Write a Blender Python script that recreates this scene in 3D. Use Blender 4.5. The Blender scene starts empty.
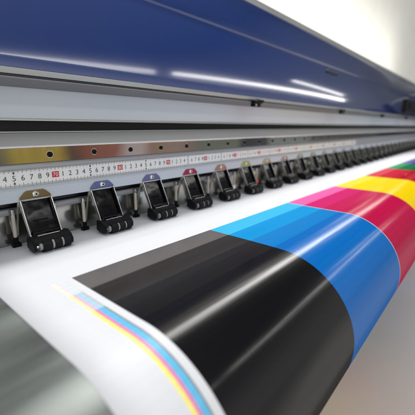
import bpy, bmesh, math, random
from mathutils import Vector, Matrix
random.seed(7)
S = 0.01                       # everything below is written in centimetres
OY, OZ = 42.87, 15.3           # origin: under the ruler, on the paper

# ---------------------------------------------------------------- camera, world, lamps
scene = bpy.context.scene
COL = scene.collection
cam_d = bpy.data.cameras.new('camera'); cam = bpy.data.objects.new('camera', cam_d); COL.objects.link(cam)
R_ = Vector((0.6477, -0.7617, 0.0111)); F_ = Vector((0.7406, 0.6258, -0.2446))
R_.normalize(); F_.normalize(); U_ = R_.cross(F_).normalized(); R_ = F_.cross(U_).normalized()
M = Matrix((R_, U_, -F_)).transposed().to_4x4()
M.translation = Vector((0, -OY*S, OZ*S))
cam.matrix_world = M
cam_d.sensor_width = 36; cam_d.lens = 331.5/415*36
cam_d.clip_start = 0.01; cam_d.clip_end = 100
cam_d.dof.use_dof = True; cam_d.dof.focus_distance = 0.45; cam_d.dof.aperture_fstop = 4.6
scene.camera = cam

w = bpy.data.worlds.new('World'); scene.world = w; w.use_nodes = True
nt = w.node_tree; bg = nt.nodes['Background']
tc = nt.nodes.new('ShaderNodeTexCoord'); sep = nt.nodes.new('ShaderNodeSeparateXYZ'); rp = nt.nodes.new('ShaderNodeValToRGB')
nt.links.new(tc.outputs['Generated'], sep.inputs[0]); 
mp = nt.nodes.new('ShaderNodeMapRange'); mp.inputs['From Min'].default_value = -1
nt.links.new(sep.outputs['Z'], mp.inputs['Value']); nt.links.new(mp.outputs[0], rp.inputs[0]); 
fx = nt.nodes.new('ShaderNodeVectorMath'); fx.operation = 'DOT_PRODUCT'; fx.inputs[1].default_value = (-.75, -.66, 0)
nt.links.new(tc.outputs['Generated'], fx.inputs[0])
fm = nt.nodes.new('ShaderNodeMapRange'); fm.inputs['From Min'].default_value = -.7; fm.inputs['To Min'].default_value = .12; fm.inputs['To Max'].default_value = 2.0
nt.links.new(fx.outputs['Value'], fm.inputs['Value'])
wm = nt.nodes.new('ShaderNodeMix'); wm.data_type = 'RGBA'; wm.blend_type = 'MULTIPLY'; wm.inputs[0].default_value = 1
nt.links.new(rp.outputs[0], wm.inputs[6]); nt.links.new(fm.outputs[0], wm.inputs[7]); nt.links.new(wm.outputs[2], bg.inputs[0])
e = rp.color_ramp.elements
e[0].position = 0.38; e[0].color = (0.12, 0.12, 0.12, 1)
e[1].position = 1.0; e[1].color = (1.75, 1.78, 1.82, 1)
x = e.new(0.965); x.color = (1.4, 1.42, 1.46, 1)
x = e.new(0.925); x.color = (0.25, 0.25, 0.27, 1)
x = e.new(0.5); x.color = (0.62, 0.62, 0.61, 1)
x = e.new(0.60); x.color = (0.66, 0.67, 0.69, 1)
x = e.new(0.80); x.color = (0.13, 0.135, 0.145, 1)
bg.inputs[1].default_value = 1.0

scene.view_settings.view_transform = 'Standard'; scene.view_settings.look = 'None'
scene.view_settings.exposure = 0.0; scene.view_settings.gamma = 1
scene.render.engine = 'CYCLES'

def lamp(name, x0, x1, y, z, width, radiance, target=None, col=(1, .98, .95)):
    d = bpy.data.lights.new(name, 'AREA'); d.shape = 'RECTANGLE'
    d.size = (x1-x0)*S; d.size_y = width*S; d.color = col
    d.energy = radiance*math.pi*d.size*d.size_y
    o = bpy.data.objects.new(name, d); COL.objects.link(o)
    o.location = ((x0+x1)/2*S, (y-OY)*S, (z+OZ)*S)
    if target:
        dy, dz = target[0]-y, target[1]-z
        o.rotation_euler = (math.atan2(dy, -dz), 0, 0)
    return o
lamp('ceiling_tube_light', 200, 735, -133, 150, 7, 9, (45, 8.5)).rotation_euler.z = math.radians(2.8)
lamp('ceiling_tube_light', 400, 665, -93, 150, 5, 6, (46, 10.8))
lamp('ceiling_tube_light', -120, 180, -157, 150, 8, 6, (45, 8.5)).rotation_euler.z = math.radians(2.8)
lamp('ceiling_tube_light', -150, 700, 82, 150, 20, 14, (16, -15))
lamp('ceiling_tube_light', -200, 1000, 104, 172, 20, 13, (230, 90))  # added fill lamp out of view, aimed at the wall to brighten it

# ---------------------------------------------------------------- materials
def mat(name, col, rough=0.5, metal=0.0, noise=0.0, nscale=8, bump=0.0, bscale=200, coat=0.0, stretch=None, rvar=0.0, spec=0.5):
    m = bpy.data.materials.new(name); m.use_nodes = True; t = m.node_tree
    b = t.nodes['Principled BSDF']
    b.inputs['Base Color'].default_value = (*col, 1); b.inputs['Roughness'].default_value = rough
    b.inputs['Metallic'].default_value = metal; b.inputs['Coat Weight'].default_value = coat
    b.inputs['Coat Roughness'].default_value = 0.06; b.inputs['Specular IOR Level'].default_value = spec
    tc = t.nodes.new('ShaderNodeTexCoord'); mp = t.nodes.new('ShaderNodeMapping'); t.links.new(tc.outputs['Object'], mp.inputs[0])
    if stretch: mp.inputs['Scale'].default_value = stretch
    if noise or rvar:
        n = t.nodes.new('ShaderNodeTexNoise'); n.inputs['Scale'].default_value = nscale; n.inputs['Detail'].default_value = 6
        t.links.new(mp.outputs[0], n.inputs['Vector'])
        if noise:
            mr = t.nodes.new('ShaderNodeMapRange'); mr.inputs['From Min'].default_value = .3; mr.inputs['From Max'].default_value = .7
            mr.inputs['To Min'].default_value = 1-noise; mr.inputs['To Max'].default_value = 1+noise
            t.links.new(n.outputs['Fac'], mr.inputs['Value'])
            mx = t.nodes.new('ShaderNodeMix'); mx.data_type = 'RGBA'; mx.blend_type = 'MULTIPLY'; mx.inputs[0].default_value = 1
            mx.inputs[6].default_value = (*col, 1); t.links.new(mr.outputs[0], mx.inputs[7]); t.links.new(mx.outputs[2], b.inputs['Base Color'])
        if rvar:
            m2 = t.nodes.new('ShaderNodeMapRange'); m2.inputs['From Min'].default_value = .3; m2.inputs['From Max'].default_value = .7
            m2.inputs['To Min'].default_value = max(rough-rvar, .02); m2.inputs['To Max'].default_value = rough+rvar
            t.links.new(n.outputs['Fac'], m2.inputs['Value']); t.links.new(m2.outputs[0], b.inputs['Roughness'])
    if bump:
        n = t.nodes.new('ShaderNodeTexNoise'); n.inputs['Scale'].default_value = bscale; n.inputs['Detail'].default_value = 3
        t.links.new(mp.outputs[0], n.inputs['Vector'])
        bp = t.nodes.new('ShaderNodeBump'); bp.inputs['Strength'].default_value = 1; bp.inputs['Distance'].default_value = bump
        t.links.new(n.outputs['Fac'], bp.inputs['Height']); t.links.new(bp.outputs[0], b.inputs['Normal'])
    return m
def srgb(r, g, b):
    f = lambda c: (c/255/12.92) if c <= 10 else ((c/255+.055)/1.055)**2.4
    return (f(r), f(g), f(b))

m_blue = mat('blue_paint', (0.007, 0.036, 0.185), .12, 0, .15, 3, rvar=.04, coat=1, spec=.8, bump=.00015, bscale=6, stretch=(.3, 1, 1))
m_navy = mat('navy_housing', (.012, .02, .06), .4)
m_silver = mat('aluminium', (.50, .52, .52), .32, .85, .1, 10, stretch=(.2, 5, 5), rvar=.08)
m_seam = mat('dark_rubber', (.035, .036, .04), .6)
m_lip = mat('grey_lip', (.27, .27, .28), .5, .2, .08, 5)
m_white = mat('white_enamel', (.72, .77, .83), .35, 0, .04, 2, rvar=.08)
m_slot = mat('black_slot', (.006, .006, .007), .35)
m_beam = mat('beam_grey', (.52, .51, .49), .35, .2, .07, 6, stretch=(.15, 4, 4), rvar=.08)
m_rail = mat('rail_grey', (.38, .385, .40), .35, .3, .06, 8, stretch=(.2, 4, 4))
m_bar = mat('bar_paint', (.55, .60, .66), .3, .05, .05, 4, rvar=.08)
m_ruler = mat('ruler_face', (.85, .85, .83), .42, 0, .04, 30)
m_ink = mat('ruler_ink', (.05, .05, .055), .6)
m_red = mat('ruler_red', (.62, .015, .03), .5)
m_rwhite = mat('ruler_white', (.85, .8, .8), .5)
m_plate = mat('brushed_steel_plate', (.42, .42, .40), .16, .9, .12, 14, stretch=(.25, 1, 1), rvar=.07, bump=.0001, bscale=12)
m_platen = mat('platen_metal', (.30, .33, .31), .38, .8, .3, 3.5, stretch=(1.2, 7, 7), rvar=.15)
m_body = mat('body_grey', (.45, .46, .46), .5, 0, .05, 3)
m_black = mat('black_plastic', (.004, .004, .005), .09, 0, .3, 60, rvar=.05, bump=.0016, bscale=13, spec=.2)
m_matblack = mat('matt_black', (.006, .006, .007), .38, 0, .3, 80, bump=.0001, bscale=900, spec=.14)
m_rubber = mat('black_rubber', (.008, .008, .009), .45, 0, .3, 100, bump=.0002, bscale=700, spec=.14)
m_grey = mat('grey_hub', (.34, .34, .34), .38, .2, .1, 50)
m_steel = mat('bright_steel', (.66, .66, .64), .22, 1, .08, 60, rvar=.08)
m_screw = mat('screw_steel', (.80, .80, .74), .25, 1, .05, 90)
m_post = mat('cream_post', (.66, .63, .54), .4, .1, .1, 60)
m_strut = mat('olive_strut', (.58, .55, .44), .3, .8, .15, 60)
m_pink = mat('red_cap', (.75, .05, .05), .4)
m_cream = mat('white_cap', (.75, .74, .70), .45)
m_wall = mat('cream_wall', (.86, .85, .77), .8, 0, .03, 2)
m_floor = mat('floor', (.84, .82, .78), .55, 0, .07, .9, rvar=.1)

def chrome_mat():          # mirror bar: gold, red and green reflections painted into its colour along X
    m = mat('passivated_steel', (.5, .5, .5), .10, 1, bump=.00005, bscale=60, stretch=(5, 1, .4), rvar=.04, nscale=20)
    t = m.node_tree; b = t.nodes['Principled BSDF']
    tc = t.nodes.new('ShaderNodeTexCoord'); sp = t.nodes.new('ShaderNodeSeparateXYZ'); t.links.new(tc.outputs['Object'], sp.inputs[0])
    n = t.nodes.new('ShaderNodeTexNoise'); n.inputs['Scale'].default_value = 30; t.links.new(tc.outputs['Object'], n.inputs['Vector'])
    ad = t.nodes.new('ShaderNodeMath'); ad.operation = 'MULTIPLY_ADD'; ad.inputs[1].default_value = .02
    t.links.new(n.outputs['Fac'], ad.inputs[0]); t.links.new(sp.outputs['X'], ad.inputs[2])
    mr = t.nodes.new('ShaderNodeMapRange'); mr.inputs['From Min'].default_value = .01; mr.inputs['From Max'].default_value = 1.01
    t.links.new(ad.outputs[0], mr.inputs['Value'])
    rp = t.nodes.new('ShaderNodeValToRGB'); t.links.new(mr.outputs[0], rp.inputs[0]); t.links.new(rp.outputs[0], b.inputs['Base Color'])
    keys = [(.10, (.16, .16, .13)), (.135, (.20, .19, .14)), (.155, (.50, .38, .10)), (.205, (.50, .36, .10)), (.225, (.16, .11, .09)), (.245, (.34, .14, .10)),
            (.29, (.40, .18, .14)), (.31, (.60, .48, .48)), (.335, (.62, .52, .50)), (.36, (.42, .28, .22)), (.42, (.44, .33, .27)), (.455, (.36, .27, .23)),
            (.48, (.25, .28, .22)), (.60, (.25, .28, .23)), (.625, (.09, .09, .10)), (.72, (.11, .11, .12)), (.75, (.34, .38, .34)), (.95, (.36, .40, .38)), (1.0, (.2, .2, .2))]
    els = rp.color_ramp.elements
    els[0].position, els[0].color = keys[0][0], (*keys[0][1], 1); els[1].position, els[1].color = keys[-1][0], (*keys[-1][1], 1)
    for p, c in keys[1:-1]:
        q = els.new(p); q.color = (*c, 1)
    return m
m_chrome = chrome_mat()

# ---------------------------------------------------------------- helpers
def W(x, y, z): return Vector((x*S, (y-OY)*S, (z+OZ)*S))     # camera-relative cm to world
def link(name, bm, m, parent=None, loc=None, bev=0, smooth=False, ms=None):
    me = bpy.data.meshes.new(name); bmesh.ops.recalc_face_normals(bm, faces=bm.faces); bm.to_mesh(me); bm.free()
    for q in (ms or [m]): me.materials.append(q)
    if smooth:
        for p in me.polygons: p.use_smooth = True
    o = bpy.data.objects.new(name, me); COL.objects.link(o)
    if parent: o.parent = parent
    if loc is not None: o.location = loc
    if bev:
        b = o.modifiers.new('bevel', 'BEVEL'); b.width = bev*S; b.segments = 2; b.limit_method = 'ANGLE'; b.angle_limit = .7
    return o
def prism(bm, pts, x0, x1, f=W):      # closed YZ outline swept along X
    a = [bm.verts.new(f(x0, *p)) for p in pts]; b = [bm.verts.new(f(x1, *p)) for p in pts]; n = len(pts)
    bm.faces.new(a); bm.faces.new(b[::-1])
    for i in range(n): bm.faces.new((a[i], b[i], b[(i+1) % n], a[(i+1) % n]))
def box(bm, x0, x1, y0, y1, z0, z1, f=W): prism(bm, [(y0, z0), (y1, z0), (y1, z1), (y0, z1)], x0, x1, f)
def V(x, y, z): return Vector((x*S, y*S, z*S))
def tube(bm, a, b, r, n=16, f=V, r2=None, mi=0):
    a = f(*a); b = f(*b); d = (b-a).normalized(); u = d.orthogonal().normalized(); v = d.cross(u)
    r2 = r if r2 is None else r2
    A = [bm.verts.new(a+(u*math.cos(k*2*math.pi/n)+v*math.sin(k*2*math.pi/n))*r*S) for k in range(n)]
    B = [bm.verts.new(b+(u*math.cos(k*2*math.pi/n)+v*math.sin(k*2*math.pi/n))*r2*S) for k in range(n)]
    fs = [bm.faces.new(A), bm.faces.new(B[::-1])]+[bm.faces.new((A[i], B[i], B[(i+1) % n], A[(i+1) % n])) for i in range(n)]
    for q in fs: q.material_index = mi
def struct(o): o['kind'] = 'structure'; return o

X0, X1 = -60, 330
# ---------------------------------------------------------------- setting
bm = bmesh.new(); box(bm, -1500, 2500, -1500, 330, -100, -95); struct(link('floor', bm, m_floor))
bm = bmesh.new(); box(bm, -1500, 2500, 230, 245, -95, 420); struct(link('wall', bm, m_wall))

# ---------------------------------------------------------------- printer
pr = bpy.data.objects.new('large_format_printer', None); COL.objects.link(pr)
pr['label'] = 'wide format printer with blue hood, steel ruler strip and a long row of black clamps'
pr['category'] = 'printer'
def part(name, m, pts, x0=X0, x1=X1, bev=.04, parent=pr):
    bm = bmesh.new(); prism(bm, pts, x0, x1); return link(name, bm, m, parent, bev=bev)

# hood: two blue facets leaning back, folded near the top
def curve(a, b, bulge, n):
    out = []
    for i in range(n+1):
        t = i/n; y = a[0]+(b[0]-a[0])*t; z = a[1]+(b[1]-a[1])*t
        k = 4*t*(1-t)*bulge; L = math.hypot(b[0]-a[0], b[1]-a[1])
        out.append((y-(b[1]-a[1])/L*k, z+(b[0]-a[0])/L*k))
    return out
fr = curve((44, 6.15), (48.6, 20.0), .35, 10)
up = curve((48.42, 20.25), (51.9, 29.2), .1, 5)
outer = fr+up
inner = [(y+1.2, z-.2) for y, z in outer]
bm = bmesh.new(); prism(bm, outer+inner[::-1], X0, X1); hood = link('hood', bm, m_blue, pr, bev=.08)
for p in hood.data.polygons: p.use_smooth = len(p.vertices) == 4 and p.area > .0
part('hood_trim', m_silver, [(51.9, 29.25), (51.7, 30.6), (56.5, 30.8), (56.6, 29.3)], parent=hood)
part('hood_lip', m_silver, [(43.9, 5.42), (43.75, 6.1), (45.3, 6.12), (45.3, 5.42)], parent=hood)
part('seam_strip', m_seam, [(44.0, 5.18), (44.0, 5.38), (46, 5.38), (46, 5.18)], parent=hood)
part('hood_underside', m_lip, [(44.05, 4.95), (44.05, 5.15), (49.5, 5.15), (49.5, 4.7), (47.9, 4.3)], parent=hood)
bm = bmesh.new(); box(bm, 118.5, 129, 47.0, 49.2, 17.6, 18.4); link('grip_slot', bm, m_slot, hood, bev=.3)
bm = bmesh.new(); box(bm, X0, X1, 53.5, 90, 5, 29.2); link('top_cover', bm, m_body, pr, bev=1)
for xc in (11.5, 68.8, 125.9, 182.6, 239.5, 296):
    bm = bmesh.new()
    box(bm, xc-1.6, xc+1.9, 43.0, 44.0, 4.75, 5.35); box(bm, xc-1.9, xc+.9, 42.9, 44.0, 3.95, 4.74)
    box(bm, xc+1.2, xc+2.6, 43.1, 44.0, 5.0, 5.6)
    l = link('hood_latch', bm, m_matblack, pr, bev=.12)
    bm = bmesh.new(); tube(bm, (xc-1.2, 42.85, 4.3), (xc-1.2, 42.95, 4.3), .28, 12, W); link('latch_pin', bm, m_screw, l)
bm = bmesh.new(); box(bm, 226, 300, 41.5, 44.2, 7.6, 15.5); box(bm, 232, 238, 40.9, 41.6, 9.5, 14); link('end_bracket', bm, m_matblack, pr, bev=.4)

part('inner_panel', m_white, [(48, .42), (48, 4.6), (49, 4.6), (49, .42)])
part('panel_edge', m_silver, [(47.8, .22), (47.8, .41), (49, .41), (49, .22)])
part('carriage_slot', m_slot, [(47.6, -3), (47.6, -1.4), (54, -1.4), (54, .2), (55, .2), (55, -3)])
part('slot_edge', m_silver, [(47.1, -1.4), (47.1, -1.22), (47.5, -1.22), (47.5, -1.4)])
part('beam', m_beam, [(42.95, -3.0), (47.05, -1.42), (47.05, -4), (42.95, -4)])
part('beam_edge', m_rwhite, [(42.45, -3.02), (42.45, -2.88), (42.93, -2.80), (42.93, -3.02)], bev=.02)
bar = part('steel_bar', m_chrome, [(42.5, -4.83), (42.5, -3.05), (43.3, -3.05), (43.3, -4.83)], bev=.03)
k = 0
xh = 19.3-6.22*12
while xh < X1-2:
    bm = bmesh.new(); tube(bm, (xh, 42.38, -3.95), (xh, 42.48, -3.95), .37, 20, W); tube(bm, (xh, 42.36, -3.95), (xh, 42.378, -3.95), .2, 6, W)
    h = link('bolt', bm, m_matblack, bar)
    bm = bmesh.new(); tube(bm, (xh, 42.46, -3.95), (xh, 42.49, -3.95), .44, 24, W); link('bolt_rim', bm, m_screw, h)
    xh += 6.22
part('rail', m_rail, [(42.75, -5.6), (42.3, -5.45), (42.3, -5.2), (42.7, -4.86), (43.3, -4.86), (43.3, -5.6)])
part('ruler_backing', m_rail, [(42.95, -8.0), (42.95, -5.62), (43.6, -5.62), (43.6, -8.0)])
part('clamp_bar', m_bar, [(42.3, -9.4), (42.3, -8.05), (42.75, -7.72), (42.93, -7.72), (42.93, -8.02), (43.9, -8.02), (43.9, -9.4)], bev=.06)

# ruler: blade, marks and numerals
rul = part('ruler_strip', m_ruler, [(42.84, -7.70), (42.84, -5.47), (42.92, -5.47), (42.92, -7.70)], -48, 143.3, bev=0)
YR = 42.82
def quad(bm, x0, x1, z0, z1, y=YR):
    bm.faces.new([bm.verts.new(W(*p)) for p in ((x0, y, z0), (x1, y, z0), (x1, y, z1), (x0, y, z1))])
glyphs = {}
def glyph(ch):
    if ch not in glyphs:
        c = bpy.data.curves.new('g', 'FONT'); c.body = ch; c.size = 1.0; c.align_x = 'CENTER'; c.resolution_u = 3
        o = bpy.data.objects.new('g', c); COL.objects.link(o)
        dg = bpy.context.evaluated_depsgraph_get(); me = bpy.data.meshes.new_from_object(o.evaluated_get(dg))
        glyphs[ch] = ([v.co.copy() for v in me.vertices], [tuple(p.vertices) for p in me.polygons])
        bpy.data.objects.remove(o); bpy.data.curves.remove(c); bpy.data.meshes.remove(me)
    return glyphs[ch]
def text(bm, s, x, zc, h, y=YR, wx=1.0):
    vs, fs = glyph(s); k = h/.70
    V_ = [bm.verts.new(W(x+v.x*k*wx, y, zc-h/2+v.y*k)) for v in vs]
    for q in fs:
        try: bm.faces.new([V_[i] for i in q])
        except ValueError: pass
tm = bmesh.new(); nb = bmesh.new()
XR0 = 19.94-60
for i in range(0, 1830):
    xx = XR0+i*.1
    if xx < -47 or xx > 143: continue
    L = .50 if i % 10 == 0 else (.42 if i % 5 == 0 else .26)
    hw = .022 if i % 5 == 0 else .014
    quad(tm, xx-hw, xx+hw, -5.5-L, -5.5); quad(tm, xx-hw, xx+hw, -7.67, -7.67+L)
link('tick_marks', tm, m_ink, rul)
ZM = -6.58
for i in range(0, 184):
    xx = XR0+i; d = i % 10
    if xx > 142: break
    if d:
        text(nb, str(d), xx, ZM, .66)
        if d == 5:
            for sg in (1, -1):
                z = ZM+sg*.42
                nb.faces.new([nb.verts.new(W(*p)) for p in ((xx-.16, YR, z+sg*.3), (xx+.16, YR, z+sg*.3), (xx, YR, z))])
    else:
        n = 10+i; rb = bmesh.new(); quad(rb, xx-.46, xx+.46, ZM-.38, ZM+.38)
        if n >= 100: text(rb, str(n//100), xx-.66, ZM, .7)
        ro = link('decimetre_mark', rb, m_red, rul)
        tb = bmesh.new(); text(tb, '%02d' % (n % 100), xx, ZM, .52, YR-.02); link('mark_number', tb, m_rwhite, rul)
link('numerals', nb, m_ink, rul)

# steel back plate behind the clamps with its ledge
part('back_plate', m_plate, [(44.6, -15.4), (44.6, -10.6), (45.2, -10.3), (47, -10.3), (47, -15.4)], bev=.05)
part('ledge_rod', m_rail, [(44.0, -11.25), (43.9, -10.8), (44.05, -10.45), (44.5, -10.4), (44.58, -11.3)], bev=.1)
part('gap_cover', m_slot, [(44.4, -9.3), (44.4, -10.2), (47, -10.2), (47, -9.3)], bev=0)  # black strip standing in for the shade in the gap under the bar

# platen and the curved front the sheet runs over
def profile(off=0.0, n=40):
    cy, cz, a, b = 18.4, -25.1, 10.1, 9.8
    pts = [(48-i*1.2, -15.3-off) for i in range(24)]
    pts += [(19.2, -15.3-off)]
    for i in range(n+1):
        th = math.pi/2+math.pi*i/n
        pts.append((cy+(a-off)*math.cos(th), cz+(b-off)*math.sin(th)))
    return pts
pp = profile(.12, 36)
bm = bmesh.new(); prism(bm, pp+[(48, -36)], X0, X1); pl = link('platen', bm, m_platen, pr)
for p in pl.data.polygons: p.use_smooth = len(p.vertices) == 4
bm = bmesh.new(); box(bm, X0, X1, 36, 80, -94.9, -35.6); link('cabinet', bm, m_body, pr, bev=1)
for a, b in ((X0-34, X0-.2), (X1+.2, X1+38)):
    bm = bmesh.new(); box(bm, a, b, 4, 90, -94.9, 28.5); link('end_housing', bm, m_navy, pr, bev=2.5)

# ---------------------------------------------------------------- clamps (pinch roller units)
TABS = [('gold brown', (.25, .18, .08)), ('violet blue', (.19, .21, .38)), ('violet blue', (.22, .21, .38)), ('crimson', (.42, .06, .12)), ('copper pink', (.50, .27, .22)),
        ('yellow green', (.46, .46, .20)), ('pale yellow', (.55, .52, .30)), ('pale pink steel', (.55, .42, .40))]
tabm = [mat('passivated_'+n.replace(' ', '_'), c, .2, .9, .12, 50, rvar=.06) for n, c in TABS]  # metal for the tabs, a different tint for each
tab_grey = mat('passivated_grey', (.42, .42, .38), .25, .9, .12, 50)

def make_clamp():
    """local cm frame: x along the machine, y towards it, z up from the paper; plate is the root part"""
    bm = bmesh.new()          # cover plate with shallow recess
    a = (-.02, 6.15); b = (-2.0, 1.95)
    prism(bm, [(a[0]+.38, a[1]-.1), (b[0]+.30, b[1]+.1), (b[0]+.42, b[1]-.05), (a[0]+.5, a[1]-.2)], -1.78, 1.78, V)
    prism(bm, [(a[0]+.30, a[1]-1.2), (b[0]+.95, b[1]+1.5), (b[0]+1.1, b[1]+1.5), (a[0]+.45, a[1]-1.2)], -1.0, .9, V)
    for xs in (-1.78, 1.62):  # side rails of the cover tray
        prism(bm, [(a[0]-.12, a[1]-.1), (b[0]-.1, b[1]+.05), (b[0]+.4, b[1]), (a[0]+.45, a[1]-.2)], xs, xs+.16, V)
    tube(bm, (-1.6, b[0]+.02, b[1]+.35), (1.6, b[0]+.02, b[1]+.35), .22, 12)
    root = link('pinch_roller_clamp', bm, m_black, pr, bev=.05)
    bm = bmesh.new()          # mounting tab, screwed to the bar
    out = [(-1.88, 6.2), (1.88, 6.2), (1.86, 6.42), (1.25, 7.02), (.95, 7.18), (-.95, 7.18), (-1.25, 7.02), (-1.86, 6.42)]
    A = [bm.verts.new(V(x, -.16, z)) for x, z in out]; B = [bm.verts.new(V(x, -.02, z)) for x, z in out]
    bm.faces.new(A); bm.faces.new(B[::-1])
    for i in range(8): bm.faces.new((A[i], A[(i+1) % 8], B[(i+1) % 8], B[i]))
    link('mounting_tab', bm, tabm[0], root, bev=.03)
    bm = bmesh.new(); tube(bm, (0, -.17, 6.68), (0, -.30, 6.68), .40, 18); tube(bm, (0, -.30, 6.68), (0, -.40, 6.68), .40, 18, r2=.26)
    link('screw', bm, m_screw, root, smooth=False)
    bm = bmesh.new(); tube(bm, (.02, -.40, 6.68), (.02, -.415, 6.68), .13, 6); link('screw_socket', bm, m_matblack, root)
    bm = bmesh.new()          # bent bright frame: lip under the tab and two side edges
    box(bm, -1.92, 1.92, -.24, .02, 6.06, 6.18, V)
    for s in (-1, 1):
        x0, x1 = (s*1.80, s*1.93) if s > 0 else (s*1.93, s*1.80)
        prism(bm, [(-.24, 6.05), (-2.22, 1.95), (-2.3, 1.2), (-1.95, 1.2), (-1.85, 1.85), (.25, 5.6), (.25, 6.05)], x0, x1, V)
    tube(bm, (-1.2, -2.36, 1.98), (1.5, -2.36, 1.98), .07, 8)
    link('side_frame', bm, m_steel, root, bev=.02)
    for s in (-1, 1):         # back strut and upright post with its foot on each side
        bm = bmesh.new()
        x0, x1 = (1.97, 2.09) if s > 0 else (-2.09, -1.97)
        prism(bm, [(.0, 5.9), (.28, 5.9), (1.85, 1.4), (1.35, 1.4)], x0, x1, V)
        link('strut', bm, m_strut, root)
        xs = s*2.42 if s < 0 else 2.75
        bm = bmesh.new()
        for j in range(9): tube(bm, (xs, 1.25, 1.5+j*.3), (xs, 1.25, 1.5+j*.3+.27), .24, 14)
        tube(bm, (xs, 1.25, 1.3), (xs, 1.25, 4.2), .2, 12)
        link('spring_post', bm, m_post, root)
        bm = bmesh.new(); tube(bm, (xs, 1.25, 4.2), (xs, 1.25, 4.6), .3, 14); tube(bm, (xs, 1.25, 4.6), (xs, 1.25, 4.85), .26, 10)
        link('post_cap', bm, m_steel, root)
        bm = bmesh.new(); tube(bm, (xs, 1.25, .06), (xs, 1.25, 1.3), .30, 14); box(bm, xs-.5, xs+.5, .9, 1.6, .06, .5, V)
        link('post_foot', bm, m_matblack, root, bev=.04)
    bm = bmesh.new()          # roller housing
    prism(bm, [(-1.5, .7), (-1.5, 1.85), (-2.15, 2.05), (-2.9, 1.72), (-3.35, 1.35), (-2.3, .9)], -2.0, 2.55, V)
    for x0, x1 in ((-2.12, -1.8), (2.35, 2.7)):
        prism(bm, [(-1.2, .55), (-1.35, 1.95), (-2.2, 2.05), (-3.1, 1.65), (-3.55, 1.1), (-3.5, .5), (-3.0, .25), (-1.9, .3)], x0, x1, V)
    prism(bm, [(-.7, .5), (-.7, 1.5), (-1.6, 1.7), (-1.6, .6)], -1.3, 1.3, V)
    link('roller_housing', bm, m_matblack, root, bev=.12)
    yc, zc = -2.95, .84       # roller: knurled tyres with grey spacers
    def cog(bm, x0, x1, r, n=22, d=.05):
        ps = []
        for q in range(n*2):
            rr = r if q % 2 else r-d; an = math.pi*q/n
            ps.append((yc+rr*math.cos(an), zc+rr*math.sin(an)))
        prism(bm, ps, x0, x1, V)
    for x0, x1, r in ((-1.08, -.02, .79), (.30, 1.18, .79), (1.46, 2.3, .79)):
        bm = bmesh.new(); cog(bm, x0, x1, r); link('tyre', bm, m_rubber, root)
    for x0, x1, r in ((-1.42, -1.1, .52), (0, .27, .66), (1.2, 1.44, .66)):
        bm = bmesh.new(); tube(bm, (x0, yc, zc), (x1, yc, zc), r, 20); link('spacer', bm, m_grey, root)
    bm = bmesh.new(); tube(bm, (-1.8, yc, zc), (2.4, yc, zc), .22, 12); link('axle', bm, m_steel, root)
    return root
proto = make_clamp()
GROUP = 'row of black pinch roller clamps'
n0 = -7; nn = 40; first = True
for n in range(n0, nn):
    c = 16.94+9.283*n
    if c > X1-4: break
    if first: o = proto; first = False
    else:
        o = proto.copy(); COL.objects.link(o); o.parent = pr
        for ch in proto.children:
            d = ch.copy(); COL.objects.link(d); d.parent = o
    o.location = W(c+random.uniform(-.06, .06), 42.3, -15.3); o.rotation_euler.z = math.radians(random.uniform(-.9, .9)); o['group'] = GROUP
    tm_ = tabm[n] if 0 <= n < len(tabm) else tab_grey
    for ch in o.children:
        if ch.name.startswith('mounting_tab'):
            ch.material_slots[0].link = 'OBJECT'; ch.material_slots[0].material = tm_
            if 0 <= n < 7: ch['label'] = TABS[n][0]+' metal tab'
    if n in (4, 5):           # small coloured caps beside the fifth and sixth clamps
        bm = bmesh.new()
        if n == 4: box(bm, 2.1, 2.8, -2.0, -.9, 1.95, 2.75, V)
        else: tube(bm, (2.35, -1.6, 2.1), (2.35, -1.6, 3.0), .42, 12)
        link('white_cap' if n == 4 else 'red_cap', bm, m_cream if n == 4 else m_pink, o, bev=.1)

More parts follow.
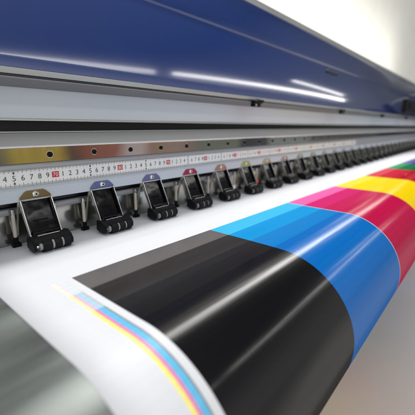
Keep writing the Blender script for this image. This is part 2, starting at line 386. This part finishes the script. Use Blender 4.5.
# ---------------------------------------------------------------- the printed sheet
def ink(name, col, rough=.2, amt=1.0):
    m = bpy.data.materials.new(name); m.use_nodes = True; t = m.node_tree; b = t.nodes['Principled BSDF']
    b.inputs['Base Color'].default_value = (*col, 1); b.inputs['Roughness'].default_value = rough
    b.inputs['IOR'].default_value = 1.29
    tc = t.nodes.new('ShaderNodeTexCoord'); mp = t.nodes.new('ShaderNodeMapping'); mp.inputs['Scale'].default_value = (.6, 14, 14)
    t.links.new(tc.outputs['Object'], mp.inputs[0])
    n = t.nodes.new('ShaderNodeTexNoise'); n.inputs['Scale'].default_value = 5; n.inputs['Detail'].default_value = 4
    t.links.new(mp.outputs[0], n.inputs['Vector'])
    # fine print grain and head-pass banding of the ink itself
    g = t.nodes.new('ShaderNodeTexNoise'); g.inputs['Scale'].default_value = 900; g.inputs['Detail'].default_value = 2
    t.links.new(tc.outputs['Object'], g.inputs['Vector'])
    wv = t.nodes.new('ShaderNodeTexWave'); wv.bands_direction = 'Y'; wv.inputs['Scale'].default_value = 38; wv.inputs['Distortion'].default_value = .6
    t.links.new(tc.outputs['Object'], wv.inputs['Vector'])
    ma = t.nodes.new('ShaderNodeMath'); ma.operation = 'MULTIPLY_ADD'; ma.inputs[1].default_value = .35
    t.links.new(wv.outputs['Fac'], ma.inputs[0]); t.links.new(g.outputs['Fac'], ma.inputs[2])
    gr = t.nodes.new('ShaderNodeMapRange'); gr.inputs['From Min'].default_value = .3; gr.inputs['From Max'].default_value = 1.05
    gr.inputs['To Min'].default_value = 1-.06*amt; gr.inputs['To Max'].default_value = 1+.05*amt
    t.links.new(ma.outputs[0], gr.inputs['Value'])
    gm = t.nodes.new('ShaderNodeMix'); gm.data_type = 'RGBA'; gm.blend_type = 'MULTIPLY'; gm.inputs[0].default_value = 1
    gm.inputs[6].default_value = (*col, 1); t.links.new(gr.outputs[0], gm.inputs[7]); t.links.new(gm.outputs[2], b.inputs['Base Color'])
    bp = t.nodes.new('ShaderNodeBump'); bp.inputs['Distance'].default_value = .00025*amt; bp.inputs['Strength'].default_value = 1
    t.links.new(n.outputs['Fac'], bp.inputs['Height']); t.links.new(bp.outputs[0], b.inputs['Normal'])
    mr = t.nodes.new('ShaderNodeMapRange'); mr.inputs['To Min'].default_value = rough*.7; mr.inputs['To Max'].default_value = rough*1.35
    t.links.new(n.outputs['Fac'], mr.inputs['Value'])
    # diffuse ink under a satin laminate whose sheen levels off at grazing angles
    df = t.nodes.new('ShaderNodeBsdfDiffuse'); gl = t.nodes.new('ShaderNodeBsdfGlossy'); fr_ = t.nodes.new('ShaderNodeFresnel'); fr_.inputs['IOR'].default_value = 1.5
    cl = t.nodes.new('ShaderNodeMath'); cl.operation = 'MINIMUM'; cl.inputs[1].default_value = .10
    mx = t.nodes.new('ShaderNodeMixShader')
    t.links.new(gm.outputs[2], df.inputs['Color']); t.links.new(mr.outputs[0], gl.inputs['Roughness'])
    t.links.new(bp.outputs[0], gl.inputs['Normal']); t.links.new(fr_.outputs[0], cl.inputs[0]); t.links.new(cl.outputs[0], mx.inputs[0])
    t.links.new(df.outputs[0], mx.inputs[1]); t.links.new(gl.outputs[0], mx.inputs[2])
    t.links.new(mx.outputs[0], t.nodes['Material Output'].inputs['Surface']); t.nodes.remove(b)
    return m
C = srgb
PAL = {
 'paper': ink('paper_white', C(224, 225, 229), .42, .25),
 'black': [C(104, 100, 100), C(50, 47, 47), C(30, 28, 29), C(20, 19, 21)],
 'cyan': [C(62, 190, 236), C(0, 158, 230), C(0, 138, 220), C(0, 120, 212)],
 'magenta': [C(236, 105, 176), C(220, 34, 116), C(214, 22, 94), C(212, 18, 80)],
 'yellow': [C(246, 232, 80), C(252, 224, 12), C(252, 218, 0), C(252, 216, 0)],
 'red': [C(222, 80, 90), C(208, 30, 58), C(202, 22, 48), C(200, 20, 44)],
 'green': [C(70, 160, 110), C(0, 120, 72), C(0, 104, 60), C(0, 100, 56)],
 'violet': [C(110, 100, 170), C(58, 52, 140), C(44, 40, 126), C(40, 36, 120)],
}
mats = [PAL['paper']]; idx = {}
for kx in ('black', 'cyan', 'magenta', 'yellow', 'red', 'green', 'violet'):
    for i, c in enumerate(PAL[kx]):
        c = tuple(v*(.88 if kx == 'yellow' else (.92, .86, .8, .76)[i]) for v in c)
        idx[(kx, i)] = len(mats); mats.append(ink('%s_ink_%d' % (kx, i), c, .15))
bars = [('grey', C(120, 120, 122)), ('cyan', C(70, 185, 230)), ('magenta', C(238, 110, 180)), ('yellow', C(250, 240, 110))]
for nm, c in bars:
    for i, f in enumerate((.16, .5, .9)):
        cc = tuple(.84*(1-f)+v*f for v in c); idx[('bar'+nm, i)] = len(mats); mats.append(ink('bar_%s_%d' % (nm, i), cc, .3))
patches = [('black', 14.62, 36.1), ('cyan', 36.1, 60.1), ('magenta', 60.28, 85.4), ('yellow', 85.4, 111.2), ('red', 111.2, 136.5), ('green', 136.5, 161.5),
           ('violet', 161.5, 187), ('black', 187, 212), ('cyan', 212, 237), ('magenta', 237, 262)]
sb = [('yellow', 12.52, 12.88), ('magenta', 12.88, 13.16), ('cyan', 13.16, 13.72), ('grey', 13.72, 13.88)]
XL_, XR_ = 8.49, 276
xs = {XL_, XR_}
for _, a, b in patches+sb: xs |= {a, b}
xx = XL_
while xx < XR_: xs.add(round(xx, 2)); xx += 3
xs = sorted(xs)
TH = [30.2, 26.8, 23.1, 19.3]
prof = [p for p in profile(0.0, 72)]
prof = [p for p in prof if p[0] <= 44.55 or p[1] < -16]
prof = [(44.55, -15.3)]+prof
for y in TH: prof.append((y, -15.3))
flat = sorted({p for p in prof if p[1] == -15.3 and p[0] >= 19.2}, key=lambda p: -p[0])
rest = [p for p in prof if p not in flat]
prof = flat+rest+[(22, -34.7), (30, -35.2), (33, -36.5), (34, -40), (34.2, -60), (34.2, -90)]
bm = bmesh.new(); grid = []
for j, (y, z) in enumerate(prof):
    row = []
    for x in xs:
        dz = .0
        yy = y
        if j < len(flat):
            skew = -.011*(x-14.6) if y < 31 and y > 19.5 else 0     # the image sits a hair askew on the sheet
            yy = y+skew
            dz = .03*math.sin(x*.11+y*.2)*max(0, min(1, (40-y)/10))*max(0, min(1, (y-16)/6))
        row.append(bm.verts.new(W(x, yy, z+.03+max(dz, -.02))))
    grid.append(row)
for j in range(len(prof)-1):
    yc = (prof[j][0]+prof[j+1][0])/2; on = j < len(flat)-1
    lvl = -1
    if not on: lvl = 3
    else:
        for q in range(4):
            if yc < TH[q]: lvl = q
    for i in range(len(xs)-1):
        xc = (xs[i]+xs[i+1])/2
        fc = bm.faces.new((grid[j][i], grid[j][i+1], grid[j+1][i+1], grid[j+1][i])); fc.smooth = True
        if lvl >= 0:
            for nm, a, b in patches:
                if a < xc < b: fc.material_index = idx[(nm, lvl)]
            for nm, a, b in sb:
                if a < xc < b: fc.material_index = idx[('bar'+nm, min(2, lvl))]
sheet = link('printed_sheet', bm, None, None, ms=mats)
so = sheet.modifiers.new('thick', 'SOLIDIFY'); so.thickness = .00025; so.offset = 1
sheet['label'] = 'glossy sheet with big black, blue, magenta and yellow blocks curving over the printer front'
sheet['category'] = 'printed sheet'
